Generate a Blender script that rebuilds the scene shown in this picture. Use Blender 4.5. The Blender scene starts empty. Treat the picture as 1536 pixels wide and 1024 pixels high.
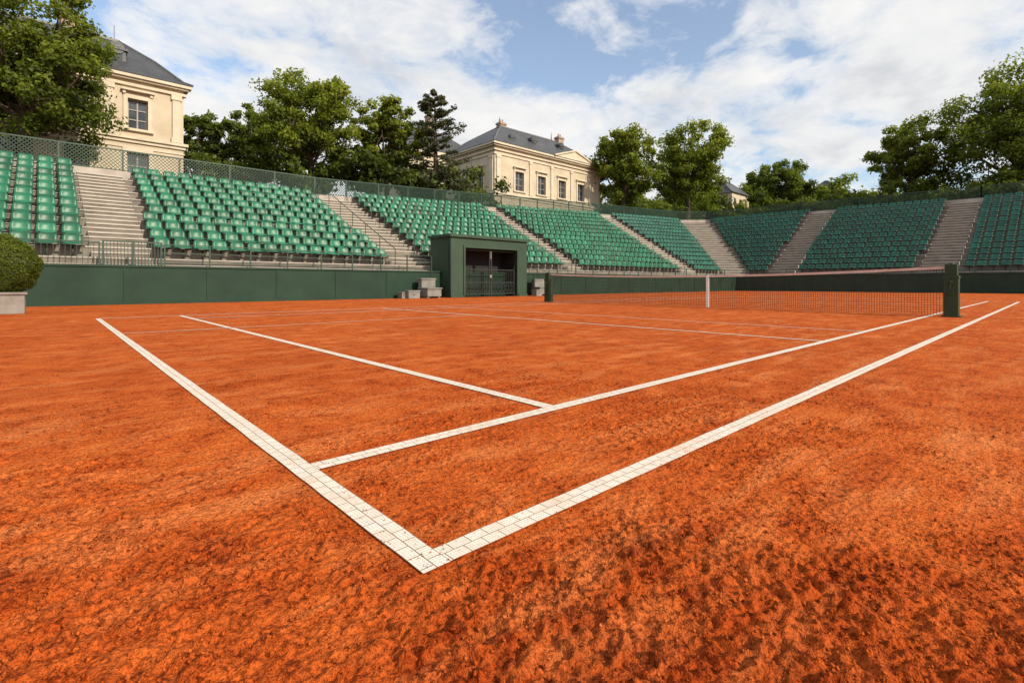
import bpy, math, random
import numpy as np
from mathutils import Vector
random.seed(7); rng=np.random.default_rng(7)
scene=bpy.context.scene
scene.view_settings.view_transform='Standard'; scene.view_settings.look='None'; scene.view_settings.exposure=0

# ------------------------------------------------------------------ helpers
class MB:
    def __init__(s): s.v=[];s.f=[];s.m=[]
    def quad(s,a,b,c,d,mi=0):
        i=len(s.v); s.v+= [tuple(a),tuple(b),tuple(c),tuple(d)]; s.f.append((i,i+1,i+2,i+3)); s.m.append(mi)
    def tri(s,a,b,c,mi=0):
        i=len(s.v); s.v+= [tuple(a),tuple(b),tuple(c)]; s.f.append((i,i+1,i+2)); s.m.append(mi)
    def hexa(s,p,mi=0,front=None):
        i=len(s.v); s.v+=[tuple(q) for q in p]
        for k2,f in enumerate(((0,3,2,1),(4,5,6,7),(0,1,5,4),(1,2,6,5),(2,3,7,6),(3,0,4,7))):
            s.f.append(tuple(i+k for k in f)); s.m.append(front if (front is not None and k2==2) else mi)
    def box(s,x0,x1,y0,y1,z0,z1,mi=0,T=None):
        p=[(x0,y0,z0),(x1,y0,z0),(x1,y1,z0),(x0,y1,z0),(x0,y0,z1),(x1,y0,z1),(x1,y1,z1),(x0,y1,z1)]
        if T: p=[T(*q) for q in p]
        s.hexa(p,mi)
    def beam(s,a,b,w,h=None,mi=0):
        h=h or w; a=Vector(a); b=Vector(b); d=(b-a)
        if d.length<1e-6: return
        d.normalize(); up=Vector((0,0,1)) if abs(d.z)<.95 else Vector((1,0,0))
        sx=d.cross(up).normalized()*w/2; sy=sx.cross(d).normalized()*h/2
        s.hexa([a-sx-sy,a+sx-sy,a+sx+sy,a-sx+sy,b-sx-sy,b+sx-sy,b+sx+sy,b-sx+sy],mi)
    def tube(s,pts,rad,n=8,mi=0,cap=True):
        base=len(s.v)
        for k,(p,r) in enumerate(zip(pts,rad)):
            p=Vector(p)
            d=(Vector(pts[min(k+1,len(pts)-1)])-Vector(pts[max(k-1,0)])).normalized()
            up=Vector((0,0,1)) if abs(d.z)<.9 else Vector((1,0,0))
            sx=d.cross(up).normalized(); sy=sx.cross(d)
            for j in range(n):
                a=2*math.pi*j/n; s.v.append(tuple(p+sx*math.cos(a)*r+sy*math.sin(a)*r))
        for k in range(len(pts)-1):
            for j in range(n):
                a=base+k*n+j; b=base+k*n+(j+1)%n
                s.f.append((a,b,b+n,a+n)); s.m.append(mi)
        if cap:
            s.f.append(tuple(base+j for j in range(n))); s.m.append(mi)
            t=base+(len(pts)-1)*n
            s.f.append(tuple(t+j for j in range(n))); s.m.append(mi)
    def obj(s,name,mats,parent=None,bevel=0,smooth=False):
        me=bpy.data.meshes.new(name); me.from_pydata(s.v,[],s.f)
        for m in (mats if isinstance(mats,(list,tuple)) else [mats]): me.materials.append(m)
        me.polygons.foreach_set('material_index',s.m)
        if smooth: me.polygons.foreach_set('use_smooth',[True]*len(s.f))
        me.update(); o=bpy.data.objects.new(name,me); scene.collection.objects.link(o)
        if parent: o.parent=parent
        if bevel:
            b=o.modifiers.new('b','BEVEL'); b.width=bevel; b.segments=2; b.limit_method='ANGLE'
        return o
def empty(name,loc=(0,0,0)):
    e=bpy.data.objects.new(name,None); scene.collection.objects.link(e); e.location=loc; return e
def np_obj(name,v,quads,mats,face_attr=None,smooth=False,matidx=None,vattr=None):
    me=bpy.data.meshes.new(name); n=len(quads); k=quads.shape[1]
    me.vertices.add(len(v)); me.vertices.foreach_set('co',np.ascontiguousarray(v,dtype=np.float32).ravel())
    me.loops.add(n*k); me.loops.foreach_set('vertex_index',np.ascontiguousarray(quads,dtype=np.int32).ravel())
    me.polygons.add(n); me.polygons.foreach_set('loop_start',np.arange(0,n*k,k,dtype=np.int32))
    me.polygons.foreach_set('loop_total',np.full(n,k,dtype=np.int32))
    for m in mats: me.materials.append(m)
    if matidx is not None: me.polygons.foreach_set('material_index',matidx.astype(np.int32))
    me.update(calc_edges=True)
    me.polygons.foreach_set('use_smooth',np.full(n,smooth))
    if face_attr is not None:
        a=me.attributes.new('tone','FLOAT','FACE'); a.data.foreach_set('value',face_attr.astype(np.float32))
    if vattr is not None:
        a=me.attributes.new('loose','FLOAT','POINT'); a.data.foreach_set('value',vattr.astype(np.float32).ravel())
    o=bpy.data.objects.new(name,me); scene.collection.objects.link(o); return o

# value noise
TAB=rng.random((512,512))
def vn(x,y,sc,seed=0):
    x=x/sc+seed*17.3; y=y/sc+seed*31.7
    xi=np.floor(x).astype(int); yi=np.floor(y).astype(int); fx=x-xi; fy=y-yi
    fx=fx*fx*(3-2*fx); fy=fy*fy*(3-2*fy)
    a=TAB[xi%512,yi%512]; b=TAB[(xi+1)%512,yi%512]; c=TAB[xi%512,(yi+1)%512]; d=TAB[(xi+1)%512,(yi+1)%512]
    return (a*(1-fx)+b*fx)*(1-fy)+(c*(1-fx)+d*fx)*fy

# ------------------------------------------------------------------ materials
def nt(name):
    m=bpy.data.materials.new(name); m.use_nodes=True; t=m.node_tree
    return m,t,t.nodes['Principled BSDF']
def N(t,typ,**k):
    n=t.nodes.new(typ)
    for a,b in k.items():
        if a in n.inputs.keys(): n.inputs[a].default_value=b
        else: setattr(n,a,b)
    return n
def ramp(t,src,stops):
    r=t.nodes.new('ShaderNodeValToRGB'); e=r.color_ramp.elements
    while len(e)<len(stops): e.new(.5)
    for i,(p,c) in enumerate(stops):
        e[i].position=p; e[i].color=(c if len(c)==4 else (*c,1))
    t.links.new(src,r.inputs[0]); return r.outputs[0]
def noise(t,vec,scale,detail=3,rough=.55,dist=0):
    n=t.nodes.new('ShaderNodeTexNoise'); n.inputs['Scale'].default_value=scale; n.inputs['Detail'].default_value=detail
    n.inputs['Roughness'].default_value=rough; n.inputs['Distortion'].default_value=dist
    t.links.new(vec,n.inputs['Vector']); return n.outputs['Fac']
def mixc(t,f,a,b,mode='MIX'):
    m=t.nodes.new('ShaderNodeMix'); m.data_type='RGBA'; m.blend_type=mode
    for i,s in ((0,f),(6,a),(7,b)):
        if hasattr(s,'default_value') or hasattr(s,'links'): t.links.new(s,m.inputs[i])
        else: m.inputs[i].default_value=(s if i==0 else ((*s,1) if len(s)==3 else s))
    return m.outputs[2]
def math_(t,op,a,b=0.5):
    m=t.nodes.new('ShaderNodeMath'); m.operation=op
    for i,s in ((0,a),(1,b)):
        if hasattr(s,'links'): t.links.new(s,m.inputs[i])
        else: m.inputs[i].default_value=s
    return m.outputs[0]
def bump(t,h,p,strength=.5,dist=.01,prev=None):
    b=t.nodes.new('ShaderNodeBump'); b.inputs['Strength'].default_value=strength; b.inputs['Distance'].default_value=dist
    t.links.new(h,b.inputs['Height'])
    if prev: t.links.new(prev,b.inputs['Normal'])
    t.links.new(b.outputs[0],p.inputs['Normal']); return b.outputs[0]
def simple(name,c1,c2,scale=3,rough=.7,bmp=.2,bd=.01,metal=0,detail=4,spec=None):
    m,t,p=nt(name); g=N(t,'ShaderNodeTexCoord').outputs['Object']
    f=noise(t,g,scale,detail,.6)
    t.links.new(ramp(t,f,[(.3,c1),(.7,c2)]),p.inputs['Base Color'])
    p.inputs['Roughness'].default_value=rough; p.inputs['Metallic'].default_value=metal
    if spec is not None: p.inputs['Specular IOR Level'].default_value=spec
    if bmp: bump(t,noise(t,g,scale*8,2),p,bmp,bd)
    return m

# clay
def clay_mat():
    m,t,p=nt('clay'); g=N(t,'ShaderNodeTexCoord').outputs['Object']
    big=noise(t,g,.55,3,.6,.6); mid=noise(t,g,5.0,4,.7,.3); fine=noise(t,g,85,2,.75); vf=noise(t,g,280,1,.6)
    pit=noise(t,g,32,3,.74,.2)
    c=ramp(t,big,[(.3,(.46,.086,.014)),(.55,(.56,.115,.018)),(.75,(.62,.148,.027))])
    c2=ramp(t,mid,[(.33,(.37,.058,.010)),(.5,(.55,.110,.017)),(.68,(.68,.185,.040))])
    c=mixc(t,.5,c,c2)
    mp=N(t,'ShaderNodeMapping'); t.links.new(g,mp.inputs[0]); mp.inputs['Scale'].default_value=(.6,2.6,1); mp.inputs['Rotation'].default_value=(0,0,.75)
    st=noise(t,mp.outputs[0],1.8,4,.65,.5)
    c=mixc(t,ramp(t,st,[(.49,(0,0,0)),(.70,(.7,.7,.7))]),c,(.72,.245,.075))
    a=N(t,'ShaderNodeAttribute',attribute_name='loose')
    c=mixc(t,a.outputs['Fac'],c,mixc(t,1.0,c,(.66,.53,.46),'MULTIPLY'))  # loose clay tint; near-foreground vignette darkening is painted in with it
    # scattered darker granules, clustered where the clay is scuffed
    pm=ramp(t,math_(t,'ADD',pit,math_(t,'MULTIPLY',math_(t,'SUBTRACT',mid,.5),-.40)),[(.57,(1,1,1)),(.63,(.50,.42,.38))])
    c=mixc(t,1.0,c,pm,'MULTIPLY')
    sp=ramp(t,fine,[(.34,(.46,.42,.40)),(.56,(1.06,1.06,1.06))])
    c=mixc(t,1.0,c,sp,'MULTIPLY')
    sp2=ramp(t,vf,[(.3,(.60,.58,.56)),(.65,(1.20,1.20,1.20))])
    c=mixc(t,.9,c,sp2,'MULTIPLY')
    t.links.new(c,p.inputs['Base Color']); p.inputs['Roughness'].default_value=.95; p.inputs['Specular IOR Level'].default_value=.08
    mp2=N(t,'ShaderNodeMapping'); t.links.new(g,mp2.inputs[0]); mp2.inputs['Scale'].default_value=(1,3.2,1); mp2.inputs['Rotation'].default_value=(0,0,.75)
    b=bump(t,noise(t,mp2.outputs[0],5.5,3,.65,.3),p,.55,.022)
    b=bump(t,pit,p,.7,.009,b)
    b=bump(t,fine,p,.9,.006,b)
    bump(t,vf,p,.8,.0022,b)
    return m
CLAY=clay_mat()
def line_mat():
    m,t,p=nt('line_tape'); g=N(t,'ShaderNodeTexCoord').outputs['UV']
    br=N(t,'ShaderNodeTexBrick'); t.links.new(g,br.inputs['Vector']); br.offset=0.5
    br.inputs['Scale'].default_value=1; br.inputs['Brick Width'].default_value=.060; br.inputs['Row Height'].default_value=.041
    br.inputs['Mortar Size'].default_value=.0019; br.inputs['Mortar Smooth'].default_value=.5
    br.inputs['Color1'].default_value=(.76,.71,.63,1); br.inputs['Color2'].default_value=(.70,.64,.55,1); br.inputs['Mortar'].default_value=(.46,.30,.20,1)
    b2=N(t,'ShaderNodeTexBrick'); t.links.new(g,b2.inputs['Vector']); b2.offset=0.0
    b2.inputs['Scale'].default_value=1; b2.inputs['Brick Width'].default_value=.0100; b2.inputs['Row Height'].default_value=.0102; b2.inputs['Mortar Size'].default_value=.0016; b2.inputs['Mortar Smooth'].default_value=1
    b2.inputs['Color1'].default_value=(1,1,1,1); b2.inputs['Color2'].default_value=(.96,.95,.94,1); b2.inputs['Mortar'].default_value=(.76,.67,.60,1)
    o=N(t,'ShaderNodeTexCoord').outputs['Object']
    n1=noise(t,o,6,5,.75,.3); n2=noise(t,o,110,3,.75); n3=noise(t,o,28,3,.7)
    c=mixc(t,ramp(t,n3,[(.35,(.35,.35,.35)),(.65,(1,1,1))]),br.outputs['Color'],mixc(t,1.0,br.outputs['Color'],b2.outputs['Color'],'MULTIPLY'))
    c=mixc(t,ramp(t,n1,[(.50,(.0,.0,.0)),(.75,(.42,.42,.42))]),c,(.66,.33,.16))
    su=N(t,'ShaderNodeSeparateXYZ'); t.links.new(g,su.inputs[0])
    ed=math_(t,'ABSOLUTE',math_(t,'SUBTRACT',su.outputs[1],.041))
    es=math_(t,'ADD',math_(t,'MULTIPLY',ed,26.0),math_(t,'MULTIPLY',math_(t,'SUBTRACT',n2,.5),1.6))
    es=math_(t,'ADD',es,math_(t,'MULTIPLY',math_(t,'SUBTRACT',n3,.5),1.0))
    c=mixc(t,ramp(t,es,[(1.02,(0,0,0)),(1.18,(.95,.95,.95))]),c,(.55,.14,.035))
    c=mixc(t,ramp(t,n2,[(.62,(0,0,0)),(.69,(.7,.7,.7))]),c,(.56,.18,.06))
    t.links.new(c,p.inputs['Base Color']); p.inputs['Roughness'].default_value=.9
    inv=math_(t,'SUBTRACT',1.0,br.outputs['Fac']); inv2=math_(t,'SUBTRACT',1.0,b2.outputs['Fac'])
    b=bump(t,inv,p,.8,.004); b=bump(t,inv2,p,.7,.0012,b); bump(t,n2,p,.4,.0022,b); return m
LINE=line_mat()
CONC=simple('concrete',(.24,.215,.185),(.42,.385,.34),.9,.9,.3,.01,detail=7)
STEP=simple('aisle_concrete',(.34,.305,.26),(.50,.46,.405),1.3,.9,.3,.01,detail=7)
RISER_SHADE=simple('riser_shade_concrete',(.12,.102,.085),(.23,.205,.175),1.5,.95,.3,.01,detail=6)  # darker copy of the step concrete; riser shade is painted into it
GREENW=simple('green_wall_paint',(.005,.024,.014),(.013,.044,.025),.9,.6,.1,.005,detail=8,spec=.3)
GREENR=simple('green_rail_paint',(.012,.042,.027),(.020,.062,.040),2,.5,0)
POST=simple('post_paint',(.016,.034,.014),(.026,.050,.022),3,.5,.1,.003,spec=.3)
DARK=simple('dark_interior',(.006,.006,.006),(.012,.012,.011),2,.8,0)
IRON=simple('iron_black',(.012,.014,.013),(.022,.024,.022),5,.5,0)
NETM=simple('net_cord',(.012,.012,.012),(.025,.022,.02),5,.8,0)
TAPE=simple('net_tape',(.50,.32,.25),(.64,.46,.38),4,.7,.1)
WHITE=simple('white_strap',(.7,.68,.64),(.8,.78,.74),4,.7,0)
GREYB=simple('weathered_plastic',(.13,.135,.12),(.23,.23,.21),3,.6,.1)
STONE=simple('limestone',(.42,.355,.26),(.56,.485,.365),.7,.85,.25,.02,detail=9)
TRIM=simple('limestone_trim',(.48,.42,.32),(.62,.55,.43),1.2,.8,.15,.01,detail=9)
BARK=simple('bark',(.035,.026,.018),(.085,.064,.045),4,.95,.6,.03)
GRASS=simple('grass_bank',(.022,.035,.010),(.06,.08,.022),.6,.95,.5,.1,detail=5)
BRICKCH=simple('chimney_brick',(.26,.19,.15),(.38,.29,.23),3,.9,.3,.02)
LEAD=simple('lead',(.09,.10,.11),(.14,.15,.16),3,.5,0)
def slate():
    m,t,p=nt('slate'); g=N(t,'ShaderNodeTexCoord').outputs['Object']
    sx=N(t,'ShaderNodeSeparateXYZ'); t.links.new(g,sx.inputs[0])
    a=math_(t,'ADD',sx.outputs[0],sx.outputs[1]); cb=N(t,'ShaderNodeCombineXYZ'); t.links.new(a,cb.inputs[0]); t.links.new(sx.outputs[2],cb.inputs[1])
    br=N(t,'ShaderNodeTexBrick'); t.links.new(cb.outputs[0],br.inputs['Vector']); br.inputs['Scale'].default_value=1
    br.inputs['Brick Width'].default_value=.34; br.inputs['Row Height'].default_value=.2; br.inputs['Mortar Size'].default_value=.012
    br.inputs['Color1'].default_value=(.034,.038,.044,1); br.inputs['Color2'].default_value=(.066,.07,.078,1); br.inputs['Mortar'].default_value=(.018,.02,.023,1)
    c=mixc(t,.5,br.outputs['Color'],ramp(t,noise(t,g,.7,6,.7),[(.3,(.030,.034,.038)),(.7,(.095,.098,.104))]))
    t.links.new(c,p.inputs['Base Color']); p.inputs['Roughness'].default_value=.5
    bump(t,math_(t,'SUBTRACT',1.0,br.outputs['Fac']),p,.5,.02); return m
SLATE=slate()
def glass():
    m,t,p=nt('window_glass'); g=N(t,'ShaderNodeTexCoord').outputs['Object']
    t.links.new(ramp(t,noise(t,g,.8,2),[(.35,(.02,.026,.034)),(.65,(.07,.085,.10))]),p.inputs['Base Color'])
    p.inputs['Roughness'].default_value=.06; p.inputs['Specular IOR Level'].default_value=.8; return m
GLASS=glass()
FRAME=simple('window_frame',(.24,.23,.21),(.32,.30,.27),4,.6,0)
def seatm(name,c1,c2):
    m,t,p=nt(name); a=N(t,'ShaderNodeAttribute',attribute_name='tone')
    g=N(t,'ShaderNodeTexCoord').outputs['Object']
    c=ramp(t,a.outputs['Fac'],[(0,c1),(1,c2)])
    c=mixc(t,ramp(t,noise(t,g,5,3,.7),[(.45,(0,0,0)),(.8,(.22,.22,.22))]),c,(.06,.16,.10))
    t.links.new(c,p.inputs['Base Color']); p.inputs['Roughness'].default_value=.40; p.inputs['Specular IOR Level'].default_value=.38; return m
SEAT=seatm('seat_plastic',(.004,.070,.034),(.010,.150,.078))
SEATB=seatm('seat_plastic_teal',(.005,.066,.045),(.011,.122,.084))
def leafm(name,dk,md,lt,tr_=.40):
    m,t,p=nt(name); a=N(t,'ShaderNodeAttribute',attribute_name='tone')
    c=ramp(t,a.outputs['Fac'],[(0,dk),(.5,md),(1,lt)])
    t.links.new(c,p.inputs['Base Color']); p.inputs['Roughness'].default_value=.6; p.inputs['Specular IOR Level'].default_value=.2
    tr=N(t,'ShaderNodeBsdfTranslucent'); t.links.new(mixc(t,1.0,c,(1.7,1.7,.5),'MULTIPLY'),tr.inputs['Color'])
    mx=N(t,'ShaderNodeMixShader'); mx.inputs[0].default_value=tr_
    t.links.new(p.outputs[0],mx.inputs[1]); t.links.new(tr.outputs[0],mx.inputs[2])
    t.links.new(mx.outputs[0],t.nodes['Material Output'].inputs['Surface']); return m
LEAF=leafm('leaf_green',(.040,.062,.009),(.125,.165,.018),(.25,.285,.036))
LEAFD=leafm('leaf_dark',(.026,.043,.009),(.080,.112,.016),(.16,.20,.028))
NEEDLE=leafm('needle',(.024,.033,.018),(.058,.070,.032),(.11,.115,.05),.15)

# ------------------------------------------------------------------ ground
def axis(f0,f1,step,end0,end1,g1=1.03):
    a=list(np.arange(f0,f1,step)); s=step; x=a[-1]
    while x<end1: s=min(s*g1,30); x+=s; a.append(x)
    b=[];s=step;x=f0
    while x>end0: s=min(s*1.2,30); x-=s; b.append(x)
    return np.array(b[::-1]+a)
xs=axis(-.22,2.8,.0056,-300,420); ys=axis(-.05,2.8,.0056,-300,420)
GX,GY=np.meshgrid(xs,ys,indexing='ij')
LW=.082
LINES=[('Y',.70,1.075-LW/2,12.9,LW),('X',1.075,.70+LW/2,26.8,LW),('X',1.92,.70+LW/2,26.8,LW),
       ('Y',2.08,1.92+LW/2,12.9-LW/2,LW),('X',12.9,.70+LW/2,26.8,LW*.9),('X',8.8,.70+LW/2,6.85,.045),
       ('Y',6.88,1.92+LW/2,12.9-LW/2,.062),('Y',8.7,1.92+LW/2,12.9-LW/2,.045),('X',11.7,2.08+LW/2,26.8,.06),('Y',21.0,1.96,12.8,.07),('Y',26.84,1.03,12.94,LW)]
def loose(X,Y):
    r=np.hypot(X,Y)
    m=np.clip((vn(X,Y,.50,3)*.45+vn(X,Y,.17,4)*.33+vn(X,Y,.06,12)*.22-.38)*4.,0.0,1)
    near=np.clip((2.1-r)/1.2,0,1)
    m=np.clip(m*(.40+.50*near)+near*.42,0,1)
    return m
def hfield(X,Y):
    d=np.full(X.shape,9.)
    for k,c,a,b,w in LINES:
        u,v=(X,Y) if k=='X' else (Y,X)
        dd=np.maximum(np.abs(v-c)-w/2,0); dd=np.hypot(dd,np.maximum(a-u,0)+np.maximum(u-b,0)); d=np.minimum(d,dd)
    damp=np.clip(d/.09,0,1)**.6*.95+.05
    r=np.hypot(X,Y)
    mask=.14+.86*loose(X,Y)
    wx=X+.010*vn(X,Y,.025,11); wy=Y+.010*vn(X,Y,.025,13)
    n1=vn(wx,wy,.0125,1); n2=vn(wx,wy,.021,2); n3=vn(X,Y,.010,5); n4=vn(wx,wy,.040,15)
    cl=np.clip(n2-.48,0,.30)*.042+np.clip(n1-.52,0,.3)*.034+(n3-.5)*.005+np.clip(n4-.58,0,.3)*.020
    h=(cl*mask-.005*mask+(vn(X,Y,.35,6)-.5)*.006+(vn(X,Y,.11,9)-.5)*.004)*damp
    h*=np.clip((5.0-r)/2.2,0,1)
    return h
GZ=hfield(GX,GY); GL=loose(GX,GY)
nx,ny=GX.shape
idx=np.arange(nx*ny).reshape(nx,ny)
q=np.stack([idx[:-1,:-1],idx[1:,:-1],idx[1:,1:],idx[:-1,1:]],-1).reshape(-1,4)
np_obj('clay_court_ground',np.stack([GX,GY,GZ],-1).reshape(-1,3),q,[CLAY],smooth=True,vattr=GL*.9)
# crumbs of clay
K=60000
cx=rng.random(K)**1.15*4.2-.1; cy=rng.random(K)**1.15*4.2-.05
msk=loose(cx,cy)>.06+rng.random(K)*.5
cx=cx[msk]; cy=cy[msk]; K=len(cx); sz=.0011+.0055*rng.random(K)**3.6
cz=hfield(cx,cy)+sz*.45
inl=np.zeros(K,bool)
for k,c,a,b,w in LINES:
    u,v=(cx,cy) if k=='X' else (cy,cx); inl|=(np.abs(v-c)<w/2+.01)&(u>a-.01)&(u<b)
cz[inl]+=.005; sz[inl]*=.35
octv=np.array([(1,0,0),(0,1,0),(-1,0,0),(0,-1,0),(0,0,1),(0,0,-1)],float)
octf=np.array([(0,1,4),(1,2,4),(2,3,4),(3,0,4),(1,0,5),(2,1,5),(3,2,5),(0,3,5)])
jit=octv[None]*(.6+.8*rng.random((K,6,1)))+rng.normal(0,.2,(K,6,3))
V=np.stack([cx,cy,cz],-1)[:,None]+jit*sz[:,None,None]
F=(octf[None]+6*np.arange(K)[:,None,None]).reshape(-1,3)
np_obj('clay_crumbs',V.reshape(-1,3),F,[CLAY],smooth=True,vattr=np.repeat(.1+.7*rng.random(K),6))

def ribbon(name,k,c,a,b,w):
    n=max(2,int((b-a)/.05)); n=min(n,300); us=np.linspace(a,b,n+1)
    vv=[];uv=[]
    for i,u in enumerate(us):
        for s in (-1,1):
            e=.0016*(vn(np.array(u),np.array(c+s),.12,8)-.5)*2 if w>.05 else 0
            vv.append((u,c+s*w/2+e,.0050) if k=='X' else (c+s*w/2+e,u,.0050)); uv.append((u,.041+s*.041))
    vv=np.array(vv); i=np.arange(n)*2
    F=np.stack([i,i+2,i+3,i+1],-1) if k=='X' else np.stack([i,i+1,i+3,i+2],-1)
    o=np_obj(name,vv,F,[LINE]); uvl=o.data.uv_layers.new(name='UVMap')
    uva=np.array(uv)[F.ravel()]; uvl.data.foreach_set('uv',uva.astype(np.float32).ravel())
    return o
lp=empty('court_lines')
for i,(k,c,a,b,w) in enumerate(LINES):
    o=ribbon('line_tape_%d'%i,k,c,a,b,w); o.parent=lp

# ------------------------------------------------------------------ perimeter walls
def wall_run(name,k):
    b=MB()
    if k=='side':
        b.box(-16,48.4,21.0,21.22,-.05,1.24); b.box(-16,48.4,20.96,21.26,1.24,1.31)
        x=-15.
        while x<48:
            b.box(x,x+.05,20.975,21.0,0.1,1.24); x+=2.4
        b.box(-16,48.4,20.97,21.0,.0,.10)
    else:
        b.box(48.5,48.72,-16,21.3,-.05,1.38); b.box(48.46,48.76,-16,21.3,1.38,1.45)
        y=-15.
        while y<21:
            b.box(48.475,48.5,y,y+.05,0,1.38); y+=2.4
    return b.obj(name,GREENW)
wall_run('perimeter_wall','side'); wall_run('perimeter_wall','end')

# ------------------------------------------------------------------ grandstands
def lerp(a,b,t): return tuple(a[i]+(b[i]-a[i])*t for i in range(3))
def steps(mb,fl,fr,bl,br,n,mi=0,gap=.0):
    for i in range(n):
        t0=i/n; t1=(i+1)/n
        a=lerp(fl,bl,t0); b=lerp(fr,br,t0); c=lerp(fr,br,t1); d=lerp(fl,bl,t1)
        if gap:
            a2,b2=lerp(a,b,gap),lerp(b,a,gap); d2,c2=lerp(d,c,gap),lerp(c,d,gap); a,b,c,d=a2,b2,c2,d2
        za,zb=a[2],b[2]
        dn=.75
        p=[(a[0],a[1],za-dn),(b[0],b[1],zb-dn),(c[0],c[1],zb-dn),(d[0],d[1],za-dn),(a[0],a[1],za),(b[0],b[1],zb),(c[0],c[1],zb),(d[0],d[1],za)]
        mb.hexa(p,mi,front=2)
        nx_=(a[0]-d[0],a[1]-d[1]); l=math.hypot(*nx_); ux,uy=nx_[0]/l*.035,nx_[1]/l*.035
        ep=.003/max(.1,math.dist(a[:2],b[:2]))
        A=lerp(a,b,ep); B=lerp(b,a,ep)
        mb.hexa([(A[0]+ux,A[1]+uy,za-.055),(B[0]+ux,B[1]+uy,zb-.055),(B[0]+ux*.08,B[1]+uy*.08,zb-.055),(A[0]+ux*.08,A[1]+uy*.08,za-.055),
                 (A[0]+ux,A[1]+uy,za-.002),(B[0]+ux,B[1]+uy,zb-.002),(B[0]+ux*.08,B[1]+uy*.08,zb-.002),(A[0]+ux*.08,A[1]+uy*.08,za-.002)],mi)
def seat_template():
    prof=[(-.24,.385,.0),(-.225,.43,.0),(-.08,.415,1),(.06,.405,1),(.135,.44,1),(.175,.53,1),(.205,.64,.9),(.225,.725,.45),(.245,.74,0)]
    us=[-1,-.93,-.62,0,.62,.93,1]
    v=[]
    for (y,z,w) in prof:
        for u in us:
            W=.235
            if z>.70: W=.20 if z<.735 else .175
            if y<-.2: W=.215
            x=u*W
            bow=(abs(u)**2)
            yy=y-(bow*.065 if z>.46 else 0); zz=z+(bow*.035 if z<=.46 else 0)
            if abs(u)==1:
                if z>.46: yy+=.05
                else: zz-=.05
            v.append((x,yy,zz))
    f=[]
    n=len(us)
    for j in range(len(prof)-1):
        for i in range(n-1):
            a=j*n+i; f.append((a,a+1,a+1+n,a+n))
    def bx(x0,x1,y0,y1,z0,z1):
        b=len(v); v.extend([(x0,y0,z0),(x1,y0,z0),(x1,y1,z0),(x0,y1,z0),(x0,y0,z1),(x1,y0,z1),(x1,y1,z1),(x0,y1,z1)])
        for q in ((0,3,2,1),(4,5,6,7),(0,1,5,4),(1,2,6,5),(2,3,7,6),(3,0,4,7)): f.append(tuple(b+k for k in q))
    ns=len(f)
    bx(-.29,.29,-.02,.03,.33,.375)
    bx(-.025,.025,-.02,.03,.0,.33)
    return np.array(v),np.array(f),ns
SV,SF,SNS=seat_template()
def seats(name,fl,fr,bl,br,n,mat,pitch=.64):
    pos=[];ang=[]
    for i in range(n):
        t=(i+.56)/n
        a=lerp(fl,bl,t); b=lerp(fr,br,t); za=lerp(fl,bl,i/n)[2]; zb=lerp(fr,br,i/n)[2]
        L=math.dist(a[:2],b[:2]); m=int((L-.1)/pitch)
        if m<1: continue
        d=((b[0]-a[0])/L,(b[1]-a[1])/L)
        th=math.atan2(d[1],d[0])
        for j in range(m):
            s=(j+.5+(L-m*pitch)/2/pitch)*pitch/L
            pos.append((a[0]+(b[0]-a[0])*s,a[1]+(b[1]-a[1])*s,za+(zb-za)*s)); ang.append(th+rng.normal(0,.025))
    pos=np.array(pos); ang=np.array(ang); c=np.cos(ang)[:,None]; s=np.sin(ang)[:,None]
    x=SV[None,:,0];y=SV[None,:,1];z=SV[None,:,2]
    sc=1.12
    X=(c*x-s*y)*sc+pos[:,0:1]; Y=(s*x+c*y)*sc+pos[:,1:2]; Z=z*sc*.95+0*X+pos[:,2:3]+rng.normal(0,.006,len(pos))[:,None]
    V=np.stack([X,Y,Z],-1).reshape(-1,3)
    F=(SF[None]+len(SV)*np.arange(len(pos))[:,None,None]).reshape(-1,4)
    tone=np.repeat(np.clip(rng.normal(.5,.27,len(pos)),0,1),len(SF))
    mi=np.tile(np.r_[np.zeros(SNS),np.ones(len(SF)-SNS)],len(pos))
    return np_obj(name,V,F,[mat,IRON],face_attr=tone,smooth=True,matidx=mi)
FZ=1.6; FY=22.1
def F_(x): return (x,FY,FZ)
SIDE=[(-14,1.05,(-14,31.3,6.1),(.9,31.3,6.1),11,'s'),
 (1.05,2.7,(.9,31.3,6.1),(2.6,31.3,6.1),11,'a'),
 (2.7,12.45,(2.6,31.3,6.1),(12.2,31.3,6.1),11,'s'),
 (12.45,14.8,(12.2,31.3,6.1),(14.3,31.4,6.2),11,'a'),
 (14.8,25.7,(14.3,31.4,6.2),(26.3,32.2,6.9),12,'s'),
 (25.7,27.1,(26.3,32.2,6.9),(27.7,32.3,7.0),12,'a'),
 (27.1,40.6,(27.7,32.3,7.0),(42.6,33.0,7.9),13,'s'),
 (40.6,43.2,(42.6,33.0,7.9),(44.6,33.0,8.0),13,'a'),
 (43.2,48.3,(44.6,33.0,8.0),(59.5,33.0,8.7),14,'s')]
stand=empty('grandstand'); mb=MB()
for i,(x0,x1,bl,br,n,k) in enumerate(SIDE):
    fl,fr=F_(x0),F_(x1)
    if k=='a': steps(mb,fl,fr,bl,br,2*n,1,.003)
    else:
        steps(mb,fl,fr,bl,br,n)
        o=seats('seats_%d'%i,fl,fr,bl,br,n,SEAT if i<7 else SEATB); o.parent=stand
EX=49.8
c1=(48.3,FY,FZ); c1b=(59.5,33.0,8.7); c2=(EX,20.5,FZ); c2b=(62,30.6,8.7)
steps(mb,c1,c2,c1b,c2b,26,1,.002)
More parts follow.
